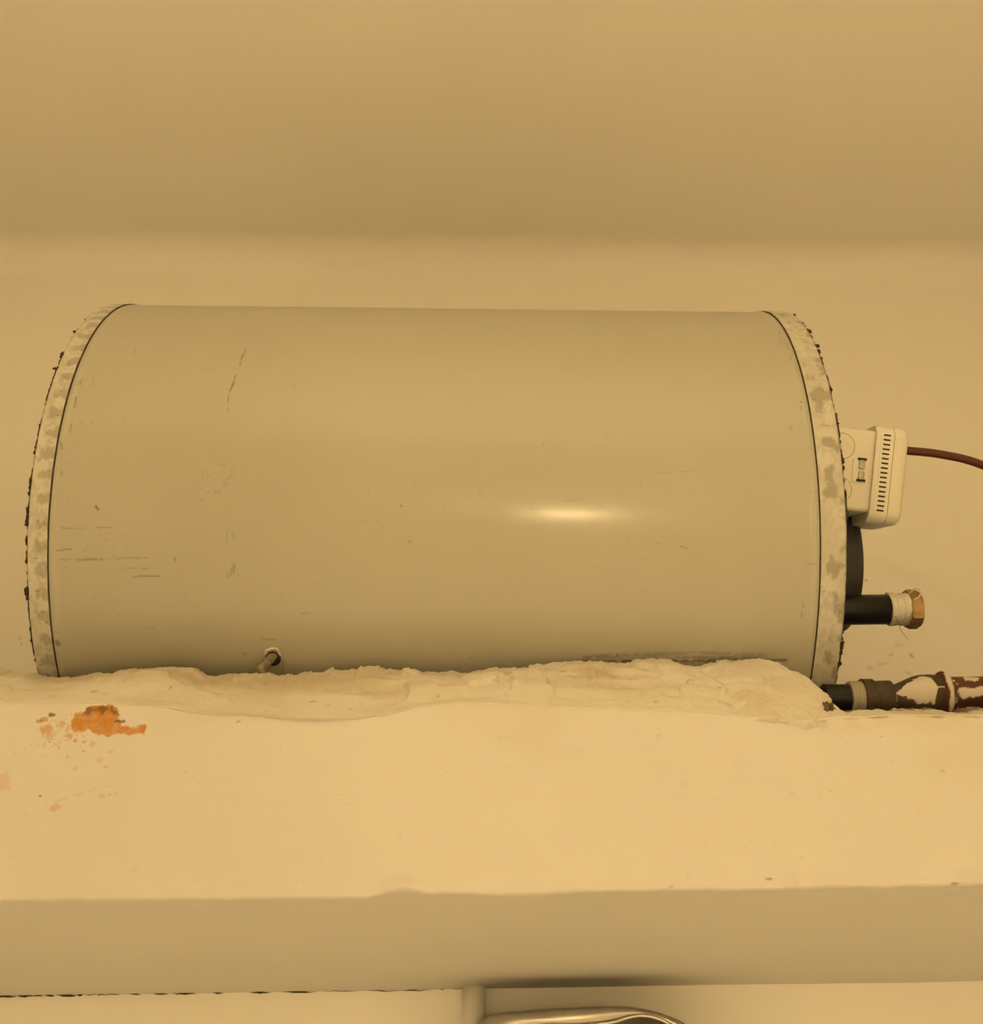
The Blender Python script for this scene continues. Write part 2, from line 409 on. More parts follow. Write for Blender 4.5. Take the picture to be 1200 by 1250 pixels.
M_STEEL = mat('brushed_metal', (0.42, 0.40, 0.36), 0.32, metal=0.9, noise=(30, (0.32, 0.30, 0.27), 0.6))
M_BRIGHT = mat('bright_rim', (0.50, 0.48, 0.43), 0.35, metal=0.9)
M_BROWN = mat('dark_brown_board', (0.10, 0.04, 0.02), 0.5, noise=(20, (0.06, 0.025, 0.012), 0.6))
M_LAMPBASE = mat('lamp_base', (0.75, 0.74, 0.70), 0.5)
M_GLOBE = emit('lamp_globe_glow', LAMP_COLOUR, LAMP_STRENGTH)

# ------------------------------------------------------------------ the room
TY, TZ, R = 0.8927, 0.4891, 0.22            # tank axis and radius
WALL_Y, FRONT_Y, LEFT_X, RIGHT_X = 1.20, -1.66, -0.95, 0.98
FLOOR_Z, CEIL_Z = -ZC, 1.150
FACE_Y, BED_Z = 0.695, 0.2685


def slab(name, lo, hi, m, label, cat):
    bm = bmesh.new()
    add_box(bm, [(a + b) / 2 for a, b in zip(lo, hi)], [(b - a) / 2 for a, b in zip(lo, hi)])
    return struct(bm_obj(name, bm, m, None, smooth=False), label, cat)


# back wall with a rounded plaster cove into the ceiling
cove = 0.05
prof = [(WALL_Y, FLOOR_Z), (WALL_Y, 0.0), (WALL_Y, CEIL_Z - cove - 0.3)]
for k in range(13):
    a = math.pi / 2 * k / 12
    prof.append((WALL_Y - cove * (1 - math.cos(a)), CEIL_Z - cove * (1 - math.sin(a))))
prof += [(WALL_Y - cove - 0.02, CEIL_Z + 0.0005), (WALL_Y - cove - 0.02, CEIL_Z + 0.08), (WALL_Y + 0.1, CEIL_Z + 0.08), (WALL_Y + 0.1, FLOOR_Z)]
zs0 = [p for p in prof]
prof = prof[:2] + [(WALL_Y, z) for z in np.concatenate([np.linspace(0.15, 0.44, 6), np.arange(0.452, 0.66, 0.0016), np.linspace(0.68, CEIL_Z - cove - 0.02, 8)])] + prof[3:]
xs = np.unique(np.concatenate([np.linspace(LEFT_X, RIGHT_X, 41), np.arange(0.43, 0.64, 0.0018), np.arange(-0.60, -0.52, 0.0018)]))
xs = xs[np.concatenate([[True], np.diff(xs) > 0.0011])]
V = []
for (y, z) in prof:
    for x in xs:
        w = 0.006 * (fbm(x * 2.3 + 9, z * 2 + 3, 3) - 0.5) if z < CEIL_Z and y > 1.1 and y <= WALL_Y else 0
        V.append((x, y + w, z))
Va = np.array(V)
mark = np.zeros(len(V))
for (cx, cz, rx, rz, tilt_, s_) in WALL_MARKS:
    dx_, dz_ = Va[:, 0] - cx, Va[:, 2] - cz
    a_, b_ = dx_ * math.cos(tilt_) + dz_ * math.sin(tilt_), -dx_ * math.sin(tilt_) + dz_ * math.cos(tilt_)
    q = np.hypot(a_ / rx, b_ / rz) + 0.7 * (fbm(Va[:, 0] * 150, Va[:, 2] * 150, 3) - 0.5)
    mark = np.maximum(mark, s_ * sstep(1.1, 0.4, q) * (Va[:, 1] > WALL_Y - 0.02))
struct(obj('wall_back', V, grid_faces(len(prof), len(xs)), M_WALL, attrs={'mark': mark}), 'off-white plastered wall rising behind the water heater to a rounded ceiling corner', 'wall')
slab('ceiling', (LEFT_X, FRONT_Y, CEIL_Z), (RIGHT_X, WALL_Y - cove, CEIL_Z + 0.08), M_CEIL, 'plain painted ceiling above the water heater', 'ceiling')
slab('floor', (LEFT_X, FRONT_Y, FLOOR_Z - 0.08), (RIGHT_X, WALL_Y, FLOOR_Z), M_FLOOR, 'tiled floor of the small room', 'floor')
slab('wall_left', (LEFT_X - 0.1, FRONT_Y, FLOOR_Z), (LEFT_X, WALL_Y, CEIL_Z), M_WALL, 'plain off-white side wall at the heater end without pipes', 'wall')
slab('wall_right', (RIGHT_X, FRONT_Y, FLOOR_Z), (RIGHT_X + 0.1, WALL_Y, CEIL_Z), M_WALL, 'plain off-white side wall that the pipes and cable run to', 'wall')
slab('wall_front', (LEFT_X, FRONT_Y - 0.1, FLOOR_Z), (RIGHT_X, FRONT_Y, CEIL_Z), M_WALL, 'plain off-white wall that carries the globe lamp', 'wall')

# ------------------------------------------------------------------ the concrete shelf
cre = np.array(CREASE)
low = np.array(LOWEDGE)
fine = np.linspace(-0.42, 0.42, 1300)
xs = np.concatenate([np.linspace(LEFT_X, -0.425, 40), fine, np.linspace(0.425, RIGHT_X, 40)])


def low_z(x):
    z = np.interp(x, low[:, 0], low[:, 1])
    z = np.where(x < low[0, 0], low[0, 1] + (x - low[0, 0]) * 0.012, z)
    z = np.where(x > low[-1, 0], low[-1, 1] + (x - low[-1, 0]) * 0.012, z)
    return z + 0.0009 * (fbm(x * 160, x * 0 + 3, 3) - 0.5) + 0.0015 * (fbm(x * 30, x * 0 + 8, 2) - 0.5)


def under_z(x):
    return 0.1378 + x * 0.0235


TOPZ = np.interp(xs, cre[:, 0], cre[:, 1])[None] + 0.0004
nz = 210
zl = low_z(xs)
t = np.linspace(0, 1, nz)[:, None]
Z = zl[None] + (TOPZ - zl[None]) * t
X = np.repeat(xs[None], nz, 0)
u = X
relief = 0.0035 * (fbm(X * 7 + 3, Z * 9 + 1, 3) - 0.5) + 0.0009 * (fbm(X * 45, Z * 50, 3) - 0.5)
# trowel lumps and pits
lump = np.zeros_like(X)
for k in range(90):
    cx, cz = RNG.uniform(-0.42, 0.42), RNG.uniform(0.135, 0.25)
    rx, rz = RNG.uniform(0.001, 0.0035), RNG.uniform(0.0008, 0.002)
    lump += RNG.uniform(-0.6, 1) * 0.0011 * np.exp(-((X - cx) / rx) ** 2 - ((Z - cz) / rz) ** 2)
# trowel drags along the lower arris
band = np.exp(-((Z - zl[None]) / 0.006) ** 2)
drag = band * (fbm(X * 60 + 4, Z * 90, 3) - 0.35) * 0.0034
flake = np.zeros_like(X)
for cx, w_, hgt in ((-0.048, 0.010, 0.0035), (-0.062, 0.006, 0.002), (0.215, 0.012, 0.002), (0.19, 0.004, 0.002), (0.30, 0.01, 0.0018), (0.02, 0.01, 0.0013), (-0.15, 0.012, 0.0012)):
    flake += hgt * np.exp(-((X - cx) / w_) ** 2) * np.exp(-((Z - zl[None] - 0.004) / 0.005) ** 2)
arris = 0.0018 * np.clip(1 - t / 0.014, 0, 1) ** 2
calm = sstep(0.002, 0.016, np.interp(xs, cre[:, 0], cre[:, 1])[None] - Z)
Y = FACE_Y + relief * calm - lump * calm - drag - flake + arris


def seg_dist(px, pz, ax, az, bx, bz):
    dx, dz = bx - ax, bz - az
    tt = np.clip(((px - ax) * dx + (pz - az) * dz) / (dx * dx + dz * dz + 1e-12), 0, 1)
    return np.hypot(px - ax - tt * dx, pz - az - tt * dz)


def poly_sd(px, pz, poly):
    d = np.full(px.shape, 1e9)
    inside = np.zeros(px.shape, bool)
    n = len(poly)
    for i in range(n):
        (ax, az), (bx, bz) = poly[i], poly[(i + 1) % n]
        d = np.minimum(d, seg_dist(px, pz, ax, az, bx, bz))
        cond = ((az > pz) != (bz > pz)) & (px < (bx - ax) * (pz - az) / (bz - az + 1e-12) + ax)
        inside ^= cond
    return np.where(inside, -d, d)


rust = np.zeros_like(X)
dark = np.zeros_like(X)
sel = (X > -0.34) & (X < -0.15)
sx, sz = X[sel], Z[sel]
sd = poly_sd(sx, sz, RUST) + 0.0034 * (fbm(sx * 420, sz * 420, 3) - 0.52)
r_ = sstep(0.0006, -0.0006, sd) * (0.62 + 0.6 * fbm(sx * 260 + 40, sz * 260, 3))
rust[sel] = np.clip(r_, 0, 1)
dk = sstep(0.0006, -0.0004, sd) * sstep(0.2455, 0.2525, sz + 0.004 * fbm(sx * 200, sz * 200, 2)) * sstep(0.35, 0.62, fbm(sx * 330, sz * 330, 3)) * 0.75
dark[sel] = dk
for (cx, cz, rx, rz, s) in SPOTS:
    q = np.hypot((X - cx) / rx, (Z - cz) / rz) + 1.1 * (fbm(X * 620 + cx * 900, Z * 620, 2) - 0.5)
    mk = sstep(1.05, 0.75, q)
    if s >= 0.9 and rx < 0.0026:
        dark = np.maximum(dark, mk * 0.8 * (0.6 if s < 1 else 1))
    else:
        rust = np.maximum(rust, mk * s * 0.9)
# scattered rust crumbs round the stain
for k in range(120):
    cx, cz = RNG.normal(-0.283, 0.012), RNG.normal(0.234, 0.006)
    mk = sstep(1, 0.6, np.hypot(X[sel] - cx, Z[sel] - cz) / RNG.uniform(0.0004, 0.0010))
    rust[sel] = np.maximum(rust[sel], mk * RNG.uniform(0.2, 0.7))
# faint yellow drip trail
tr = sstep(0.0012, 0.0003, seg_dist(X, Z, -0.285, 0.1862, -0.245, 0.2)) * sstep(0.45, 0.6, fbm(X * 300, Z * 300, 2))
rust = np.maximum(rust, tr * 0.22)
dirt = 0.30 * sstep(0.52, 0.72, fbm(X * 9 + 30, Z * 14 + 2, 4)) * sstep(0.18, 0.25, Z)
for k in range(70):
    cx, cz = RNG.uniform(-0.31, 0.34), RNG.uniform(0.14, 0.245)
    if k > 35:
        cx = RNG.uniform(0.2, 0.34)
    rr = RNG.uniform(0.0003, 0.0008)
    m_ = sstep(1, 0.5, np.hypot((X - cx) / (rr * RNG.uniform(1, 2.4)), (Z - cz) / rr))
    dirt = np.maximum(dirt, m_ * RNG.uniform(0.3, 0.9))
# grime where the old pipe meets the arris
g = sstep(0.236, 0.256, Z + 0.012 * (fbm(X * 70, Z * 70, 3) - 0.5)) * sstep(0.222, 0.245, X) * sstep(0.42, 0.62, fbm(X * 90 + 7, Z * 120, 3))
dirt = np.maximum(dirt, 0.55 * g)
for (cx, cz, rx, rz, s) in GRIME:
    q = np.hypot((X - cx) / rx, (Z - cz) / rz) + 1.0 * (fbm(X * 260 + cx * 400, Z * 260, 3) - 0.5)
    dark = np.maximum(dark, s * sstep(1.15, 0.4, q))
shelf_face = np.stack([X, Y, Z], -1).reshape(-1, 3)

# shelf body: face + underside + top + back, one closed surface; the face grid is the fine part
ny = 26
ty = np.linspace(0, 1, ny)[:, None] ** 1.5
UY = Y[0][None] + 0.002 + (WALL_Y + 0.02 - Y[0][None]) * ty
UZ0 = under_z(xs)[None] + 0.0016 * (fbm(xs[None] * 9 + 0 * ty, UY * 9, 3) - 0.5)
UZ = zl[None] * (1 - sstep(0, 0.12, ty)) + UZ0 * sstep(0, 0.12, ty)
UX = np.repeat(xs[None], ny, 0)
TOPY = np.array([FACE_Y + 0.010, 0.726, 0.746, 0.9, WALL_Y + 0.02])[:, None]
TX = np.repeat(xs[None], 5, 0)
TYY = np.repeat(TOPY, len(xs), 1)
TZZ = np.concatenate([TOPZ - 0.0015, TOPZ + 0.001, np.full((3, len(xs)), BED_Z)], 0)
rows = np.concatenate([np.stack([UX, UY, UZ], -1)[::-1], np.stack([X, Y, Z], -1), np.stack([TX, TYY, TZZ], -1)], 0)
nrow = rows.shape[0]


def pad(a, top=0.0):
    return np.concatenate([np.zeros((ny, len(xs))), a, np.full((5, len(xs)), top)], 0)


F_ = grid_faces(nrow, len(xs))
last = (nrow - 1) * len(xs)
back = np.array([[last + c, last + c + 1, c + 1, c] for c in range(len(xs) - 1)])
shelf = obj('concrete_shelf', rows.reshape(-1, 3), np.concatenate([F_, back]), M_FACE,
            attrs={'rust': pad(rust), 'dark': pad(dark, 0.8), 'dirt': pad(dirt)})        # unseen top, coloured dark so it bounces less light onto wall and tank
struct(shelf, 'thick cream-painted concrete shelf with an orange rust stain carrying the water heater', 'shelf')

# mortar fillet bedding the tank, ragged along its rim
rim = np.array(RIM)
mx = np.linspace(-0.62, 0.66, 1500)
rimx = rim[:, 0]
ry = np.interp(mx, rimx, rim[:, 1])
rz = np.interp(mx, rimx, rim[:, 2])
ry = np.convolve(np.pad(ry, 6, mode='edge'), np.ones(13) / 13, 'valid')
rag = 0.0026 * (fbm(mx * 110, mx * 0 + 2, 4) - 0.5) + 0.0022 * (fbm(mx * 420, mx * 0 + 4, 2) - 0.5) - 0.002 * sstep(0.68, 0.8, vnoise(mx * 90, mx * 0 + 12))
rz = rz + rag
# the crease is stored on the face plane; scale x so that rim and crease share columns
cz = np.interp(mx, cre[:, 0], cre[:, 1])
cz = np.convolve(np.pad(cz, 8, mode='edge'), np.ones(17) / 17, 'valid') + 0.0012 * (fbm(mx * 60, mx * 0 + 6, 3) - 0.5)
proud = 0.0003 + 0.0026 * np.exp(-((mx + 0.130) / 0.055) ** 2)
nt_ = 44
tt = np.linspace(0, 1, nt_)[:, None]
c_y = FACE_Y - proud[None]
PY = c_y + (ry[None] - c_y) * tt ** 0.9
PZ = cz[None] + (rz[None] - cz[None]) * tt
hgt = np.clip((rz - cz) / 0.05, 0.1, 1)[None]
bulge = np.sin(np.pi * np.clip(tt, 0, 1)) * 0.0055 * hgt
rough_ = 0.0052 * (fbm(mx[None] * 14 + 0 * tt, tt * 2.2 + mx[None] * 5, 4) - 0.5) + 0.0028 * (fbm(mx[None] * 75 + 0 * tt, tt * 6 + mx[None] * 30, 4) - 0.5) + 0.004 * sstep(0.57, 0.64, fbm(mx[None] * 22 + 7 + 1.3 * tt, tt * 2.1 - mx[None] * 13, 3))
drags = 0.0022 * (fbm(mx[None] * 9 + 0 * tt, tt * 16, 2) - 0.5)
amp = np.sin(np.pi * np.clip(tt * 0.92 + 0.04, 0, 1)) * hgt
off = bulge + (rough_ + drags) * amp
PY = PY - off * 0.75
PZ = PZ + off * 0.66
rowsM = [np.stack([mx, np.full_like(mx, FACE_Y + 0.006), cz - 0.0006], -1), np.stack([mx, FACE_Y - proud * 0.25, cz - 0.0008], -1)]
rowsM += [np.stack([mx, PY[k], PZ[k]], -1) for k in range(nt_)]
# lip, then down behind it along the tank
ang0 = np.arctan2(rz - TZ, -(ry - TY))
gapw = np.interp(mx, [-0.36, -0.33, 0.03, 0.10], [0.0, 1.0, 1.0, 0.0])
for k, da in enumerate((0.018, 0.10, 0.25, 0.42)):
    a_ = ang0 - da
    rr = np.hypot(rz - TZ, ry - TY) + (0.0002 if k == 0 else 0.0006)
    yy, zz = TY - rr * np.cos(a_), TZ + rr * np.sin(a_)
    zz = np.where(mx > 0.262, rz - 0.002 * (k + 1), zz)
    yy = np.where(mx > 0.262, ry + 0.012 * (k + 1), yy)
    zz = np.where(mx < -0.35, rz - 0.004 * k, zz)
    yy = np.where(mx < -0.35, ry + 0.012 * (k + 1), yy)
    # where the fillet stands off the tank its rim is thin and the gap behind it runs deep
    yy = yy * (1 - gapw) + gapw * (ry + (0.0035, 0.0055, 0.0065, 0.0075)[k])
    zz = zz * (1 - gapw) + gapw * (rz - (0.0005, 0.012, 0.026, 0.036)[k])
    rowsM.append(np.stack([mx, yy, np.maximum(zz, BED_Z - 0.002)], -1))
rowsM.append(np.stack([mx, np.full_like(mx, 0.83), np.full_like(mx, BED_Z - 0.004)], -1))
GM = np.stack(rowsM, 0)
TM = np.linspace(0, 1, GM.shape[0])[:, None] + 0 * mx[None]
XM = mx[None] + 0 * TM
dM = 0.55 * sstep(0.46, 0.68, fbm(XM * 11 + 3, TM * 2.6 + XM * 3, 4)) * np.exp(-((TM - 0.55) / 0.35) ** 2)
dM = np.maximum(dM, 0.5 * sstep(-0.16, -0.34, XM) * sstep(0.45, 0.62, fbm(XM * 22, TM * 4, 3)) * sstep(0.2, 0.5, TM))
kM = np.zeros_like(dM)
for k in range(60):
    cx, ct = RNG.uniform(-0.36, 0.38), RNG.uniform(0.1, 0.8)
    ln, th = RNG.uniform(0.0008, 0.004), RNG.uniform(0.006, 0.014)
    kM = np.maximum(kM, RNG.uniform(0.2, 0.6) * sstep(1, 0.5, np.hypot((XM - cx) / ln, (TM - ct) / th)))
pipe_zone = sstep(0.235, 0.25, XM)
kM = np.maximum(kM, pipe_zone * 0.95 * sstep(0.25, 0.75, TM + 0.6 * (fbm(XM * 80, TM * 6, 3) - 0.5)) * sstep(0.40, 0.56, fbm(XM * 100, TM * 4, 3)))
bed = obj('mortar_bed', GM.reshape(-1, 3), grid_faces(GM.shape[0], len(mx)), M_MORTAR, shelf, attrs={'dirt': dM, 'dark': kM})
bed['label'] = 'ragged cream plaster fillet packed under the tank'

# domed plaster patch at the pipe end of the tank
pp = [Vector(p) for p in PATCH]
loop = []
for i in range(len(pp)):
    a, b, c, d = pp[i - 1], pp[i], pp[(i + 1) % len(pp)], pp[(i + 2) % len(pp)]
    for k in range(7):
        s = k / 7
        loop.append(0.5 * (2 * b + (c - a) * s + (2 * a - 5 * b + 4 * c - d) * s * s + (3 * b - a - 3 * c + d) * s ** 3))
cen = sum(loop, Vector()) / len(loop)
nrm = Vector((0.0, -0.80, 0.60))
V, Fc = [], []
rings = [(1.0, 0.017), (1.0, 0.006), (0.997, -0.001), (0.98, -0.0025), (0.93, -0.004), (0.85, -0.005), (0.75, -0.006), (0.6, -0.007), (0.45, -0.0075), (0.3, -0.008), (0.12, -0.008)]
n = len(loop)
for ri, (s, dpt) in enumerate(rings):
    for k, p in enumerate(loop):
        q = cen + (p - cen) * s
        edge = 0.0022 * (float(fbm(k * 0.9, 3.0 + 0 * ri, 3)) - 0.5) * (1 if s > 0.9 else 0)
        lower = max(0.0, min(1.0, (q.z - 0.254) / 0.03))
        w = (0.0045 * (float(fbm(q.x * 60, q.z * 60, 4)) - 0.5) + 0.0025 * (float(fbm(q.x * 190, q.z * 190, 2)) - 0.5)) if s < 0.99 else 0
        dd = dpt if dpt > 0 else dpt * (0.3 + 0.7 * lower)
        V.append(tuple(q - nrm * (dd + w) + (p - cen).normalized() * edge))
for i in range(len(rings) - 1):
    for k in range(n):
        k2 = (k + 1) % n
        Fc.append([i * n + k, i * n + k2, (i + 1) * n + k2, (i + 1) * n + k])
V.append(tuple(cen + nrm * 0.008))
for k in range(n):
    Fc.append([(len(rings) - 1) * n + k, (len(rings) - 1) * n + (k + 1) % n, len(V) - 1])
Va = np.array(V)
dd_ = 0.22 * sstep(0.48, 0.66, fbm(Va[:, 0] * 38, Va[:, 2] * 60, 3))
patch = obj('plaster_patch', V, Fc, M_MORTAR, shelf, attrs={'dirt': dd_, 'dark': 0 * dd_})
patch['label'] = 'domed lump of plaster beside the tank end'

# brown crumbly lump where patch, pipe and tank meet
bm = bmesh.new()
bmesh.ops.create_icosphere(bm, subdivisions=4, radius=1.0)
for v in bm.verts:
    p = v.co.copy()
    k = 0.55 + 0.9 * float(fbm(p.x * 2.2 + 4, p.y * 2.2 + p.z * 2.7, 3))
    v.co = Vector(CRUMB) + Vector((p.x * 0.0048 * k, p.y * 0.006 * k, p.z * 0.0062 * k))
lumpo = bm_obj('rust_crumbs', bm, mat('rust_crumb', (0.14, 0.085, 0.04), 0.85, noise=(160, (0.03, 0.018, 0.01), 0.9), bump=(260, 1.0, 0.003)), shelf)
lumpo['label'] = 'brown crumbly lump beside the plaster patch'

# hairline crack along the joint of underside and back wall
V, Fc = [], []
cx = -0.56
while cx < -0.03:
    ln = RNG.uniform(0.004, 0.035)
    w0 = RNG.uniform(0.0002, 0.0011) * (1.8 if cx < -0.40 else 0.9)
    z0 = float(under_z(np.array(cx))) - 0.0006
    b = len(V)
    for k in range(7):
        f = k / 6
        ww = w0 * math.sin(math.pi * min(max(f, 0.04), 0.96)) * RNG.uniform(0.6, 1.2)
        zz = z0 + 0.0014 * (float(fbm(cx * 90 + k, 2.0, 2)) - 0.5)
        wy = WALL_Y - 0.0035
        V += [(cx + ln * f, wy, zz + ww), (cx + ln * f, wy - 0.0012, zz), (cx + ln * f, wy, zz - ww)]
        if k:
            o_ = b + 3 * (k - 1)
            Fc += [[o_, o_ + 1, o_ + 4, o_ + 3], [o_ + 1, o_ + 2, o_ + 5, o_ + 4]]
    cx += ln - 0.002 + RNG.uniform(0.0, 0.022) * (1.6 if cx > -0.4 else 0.25)
crack = obj('joint_crack', V, Fc, M_SEAM, shelf)
crack['label'] = 'dark hairline crack between shelf underside and wall'

# ------------------------------------------------------------------ the water heater
XL0, XL1, XR0, XR1 = -0.344, -0.328, 0.2456, 0.2655
heater = thing('water_heater', 'horizontal cream enamelled cylindrical water heater tank lying on the concrete shelf', 'water heater', ((XL0 + XR1) / 2, TY, TZ - R))


def cyl_grid(xcol, ang, rad):
    A = np.radians(ang)[:, None]
    Rr = rad if np.ndim(rad) == 2 else np.asarray(rad)[None, :] + 0 * A
    return np.stack([xcol[None] + 0 * A, TY - Rr * np.cos(A), TZ + Rr * np.sin(A)], -1)


xc = np.linspace(XL1 + 0.0005, XR0 - 0.0005, 640)
ang = np.concatenate([np.linspace(-75, 66, 560), np.linspace(68, 283, 70)])      # degrees above the horizontal, room side = 0
AX, AA = np.meshgrid(xc, ang)
scuff = np.zeros_like(AX)
smear = np.zeros_like(AX)
K = math.radians(1) * R
for (x0, a0, x1, a1, w, s) in TANK_MARKS:
    d = seg_dist(AX, AA * K, x0, a0 * K, x1, a1 * K)
    ln = math.hypot(x1 - x0, (a1 - a0) * K)
    brk = sstep(0.28, 0.5, fbm(AX * 400 + x0 * 99, AA * K * 400, 2)) if ln > 0.012 else 1
    scuff = np.maximum(scuff, s * 0.85 * brk * sstep(w * 0.0013, w * 0.00035, d))
for (x0, a0, rx, ra, s) in TANK_BLOBS:
    q = np.hypot((AX - x0) / rx, (AA - a0) / ra)
    pat = sstep(0.5, 0.68, fbm(AX * 330, AA * K * 330, 3))
    smear = np.maximum(smear, s * 0.35 * sstep(1.1, 0.3, q))
    scuff = np.maximum(scuff, s * 0.6 * pat * sstep(1.0, 0.5, q) * sstep(0.55, 0.6, vnoise(AX * 900, AA * K * 900)))
for k in range(160):
    x0, a0 = RNG.uniform(XL1, XR0), RNG.uniform(-56, 45)
    if k < 60:
        x0 = XL1 + abs(RNG.normal(0, 0.035))
    m_ = sstep(1, 0.4, np.hypot(AX - x0, (AA - a0) * K) / RNG.uniform(0.0005, 0.0010))
    scuff = np.maximum(scuff, m_ * RNG.uniform(0.1, 0.45))
smear = np.maximum(smear, 0.6 * sstep(XL1 + 0.007, XL1, AX + 0.004 * (fbm(AX * 100, AA * 0.6, 3) - 0.5)) * sstep(20, -5, AA) * sstep(0.3, 0.6, fbm(AX * 30, AA * 0.35, 3)))
smear = np.maximum(smear, 0.10 * sstep(0.45, 0.7, fbm(AX * 40, AA * 0.09, 4)))
bead = R + 0.0009 * np.exp(-((xc - (XR0 - 0.0032)) / 0.0022) ** 2) + 0.0007 * np.exp(-((xc - (XL1 + 0.003)) / 0.0022) ** 2)
radg = bead[None] + 0.0008 * (fbm(AX * 5 + 2, AA * 0.02, 2) - 0.5)
G = cyl_grid(xc, ang, radg)
nA = len(ang)
fc = np.concatenate([grid_faces(nA, len(xc)), np.array([[(nA - 1) * len(xc) + c, (nA - 1) * len(xc) + c + 1, c + 1, c] for c in range(len(xc) - 1)])])
obj('shell', G.reshape(-1, 3), fc, M_TANK, heater, attrs={'scuff': scuff, 'smear': smear})


def end_band(x0, x1, side):
    xb = np.linspace(x0, x1, 26)
    an = np.concatenate([np.linspace(-80, 70, 640), np.linspace(72, 278, 90)])
    BX, BA = np.meshgrid(xb, an)
    out = (BX - x0) / (x1 - x0)                # 0 at the seam side for the right band
    if side < 0:
        out = 1 - out
    sm = np.zeros_like(BX)
    sc_ = np.zeros_like(BX)
    warp = BA + 2.0 * (fbm(BX * 300, BA * 0.6, 3) - 0.5)
    if side < 0:
        per = 4.6
        ph = np.mod(warp, per) / per
        idx = np.floor(warp / per)
        wid = 0.2 + 0.12 * (vnoise(idx * 3.7, idx * 0 + 1.5))
        taper = np.where(np.mod(idx, 2) == 0, 1.15 - 0.9 * out, 0.8 + 0.3 * out)
        tri = sstep(wid * taper + 0.06, wid * taper - 0.06, np.abs(ph - 0.5))
        reach = sstep(0.72, 0.55, out + 0.25 * (vnoise(idx * 5.1, BX * 0) - 0.5))
        sm = tri * reach * (0.35 + 0.5 * fbm(BX * 500, BA * 1.3, 3))
    else:
        sm = 0.75 * sstep(0.50, 0.68, fbm(BX * 110 + 7, BA * 0.28, 4)) * sstep(0.02, 0.2, out)
        sm = np.maximum(sm, 0.25 * sstep(0.4, 0.7, fbm(BX * 60 + 3, BA * 0.1, 3)))
    for k in range(60):
        cx_, ca = RNG.uniform(x0, x1), RNG.uniform(-60, 50)
        w_, l_ = RNG.uniform(0.0004, 0.0009), RNG.uniform(0.0005, 0.003)
        m_ = sstep(1, 0.5, np.hypot((BX - cx_) / l_, (BA - ca) * K / w_))
        sc_ = np.maximum(sc_, m_ * RNG.uniform(0.15, 0.6))
    lip = sstep(0.93, 1.0, out)
    sc_ = np.maximum(sc_, 0.75 * lip * sstep(0.5, 0.62, fbm(BX * 10, BA * 0.9, 3)))
    sm = np.maximum(sm, 0.3 * sstep(0.45, 0.65, fbm(BX * 260 + 5, BA * 0.8, 4)))
    rad = R + 0.0012 + 0 * BX - 0.002 * sstep(0.88, 1.0, out) ** 2 + 0.0007 * (fbm(BX * 120, BA * 0.5, 3) - 0.5)
    Gb = cyl_grid(xb, an, rad)
    nb = len(an)
    f_ = np.concatenate([grid_faces(nb, len(xb)), np.array([[(nb - 1) * len(xb) + c, (nb - 1) * len(xb) + c + 1, c + 1, c] for c in range(len(xb) - 1)])])
    o = obj('end_band', Gb.reshape(-1, 3), f_, M_BAND, heater, attrs={'scuff': sc_, 'smear': sm})
    o['label'] = 'dirty pale crimped end band with ' + ('evenly spaced grey rub marks' if side < 0 else 'blotchy grey smudges')
    return o


end_band(XL0, XL1 - 0.0004, -1)
end_band(XR0 + 0.0004, XR1, 1)


def seam(xm, edge_r):
    an = np.linspace(0, 360, 721)[:-1]
    w1 = 0.00005 + 0.0004 * fbm(an * 1.4 + xm * 90, an * 0 + 1, 3) + 0.0006 * (vnoise(an * 2.3, an * 0 + xm * 50) > 0.88)
    w2 = 0.0001 + 0.0002 * fbm(an * 1.7 + 9, an * 0 + 4, 3)
    A = np.radians(an)
    V = []
    for dx, rr in ((-w2, edge_r - 0.004), (-w2 * 0.9, edge_r), (w1 * 0.9, edge_r), (w1, edge_r - 0.004)):
        V.append(np.stack([xm + dx + 0 * A, TY - rr * np.cos(A), TZ + rr * np.sin(A)], -1))
    obj('seam', np.concatenate(V), grid_faces(4, len(an), wrap=True), M_SEAM, heater)


seam(XL1, R + 0.0008)
seam(XR0, R + 0.0008)


def edge_ring(xm, side):
    an = np.linspace(0, 360, 1081)[:-1]
    A = np.radians(an)
    w = 0.0009 * sstep(0.42, 0.62, fbm(an * 0.35 + xm * 40, an * 0 + 2, 3)) + 0.0012 * sstep(0.66, 0.72, fbm(an * 0.8 + 3, an * 0 + xm * 77, 2)) * vnoise(an * 3, an * 0 + 1)
    hh = 0.0006 * vnoise(an * 2.1, an * 0 + 5)
    V = []
    for dx, rr in ((-0.0006, R - 0.003 + 0 * an), (-0.0004, R - 0.0007 + hh * 0.3), (w, R - 0.0008 + hh), (w, R - 0.003 + 0 * an)):
        V.append(np.stack([xm + side * dx + 0 * A, TY - rr * np.cos(A), TZ + rr * np.sin(A)], -1))
    obj('edge_sealant', np.concatenate(V), grid_faces(4, len(an), wrap=True), M_SEAL, heater)


edge_ring(XL0, -1)
edge_ring(XR1, 1)


def end_plate(x, side):
    V, Fc = lathe([(0.0, R - 0.0012), (0.0, R - 0.006), (-0.006, R - 0.009), (-0.004, 0.15), (0.002, 0.07), (0.004, 0.001)], (x, TY, TZ), (side, 0, 0), 96, closed_ends=False)
    o = obj('end_plate', V, Fc, M_BAND, heater, attrs={'scuff': np.zeros(len(V)), 'smear': np.zeros(len(V))})
    o.data.set_sharp_from_angle(angle=math.radians(30))


end_plate(XL0, -1)
end_plate(XR1, 1)


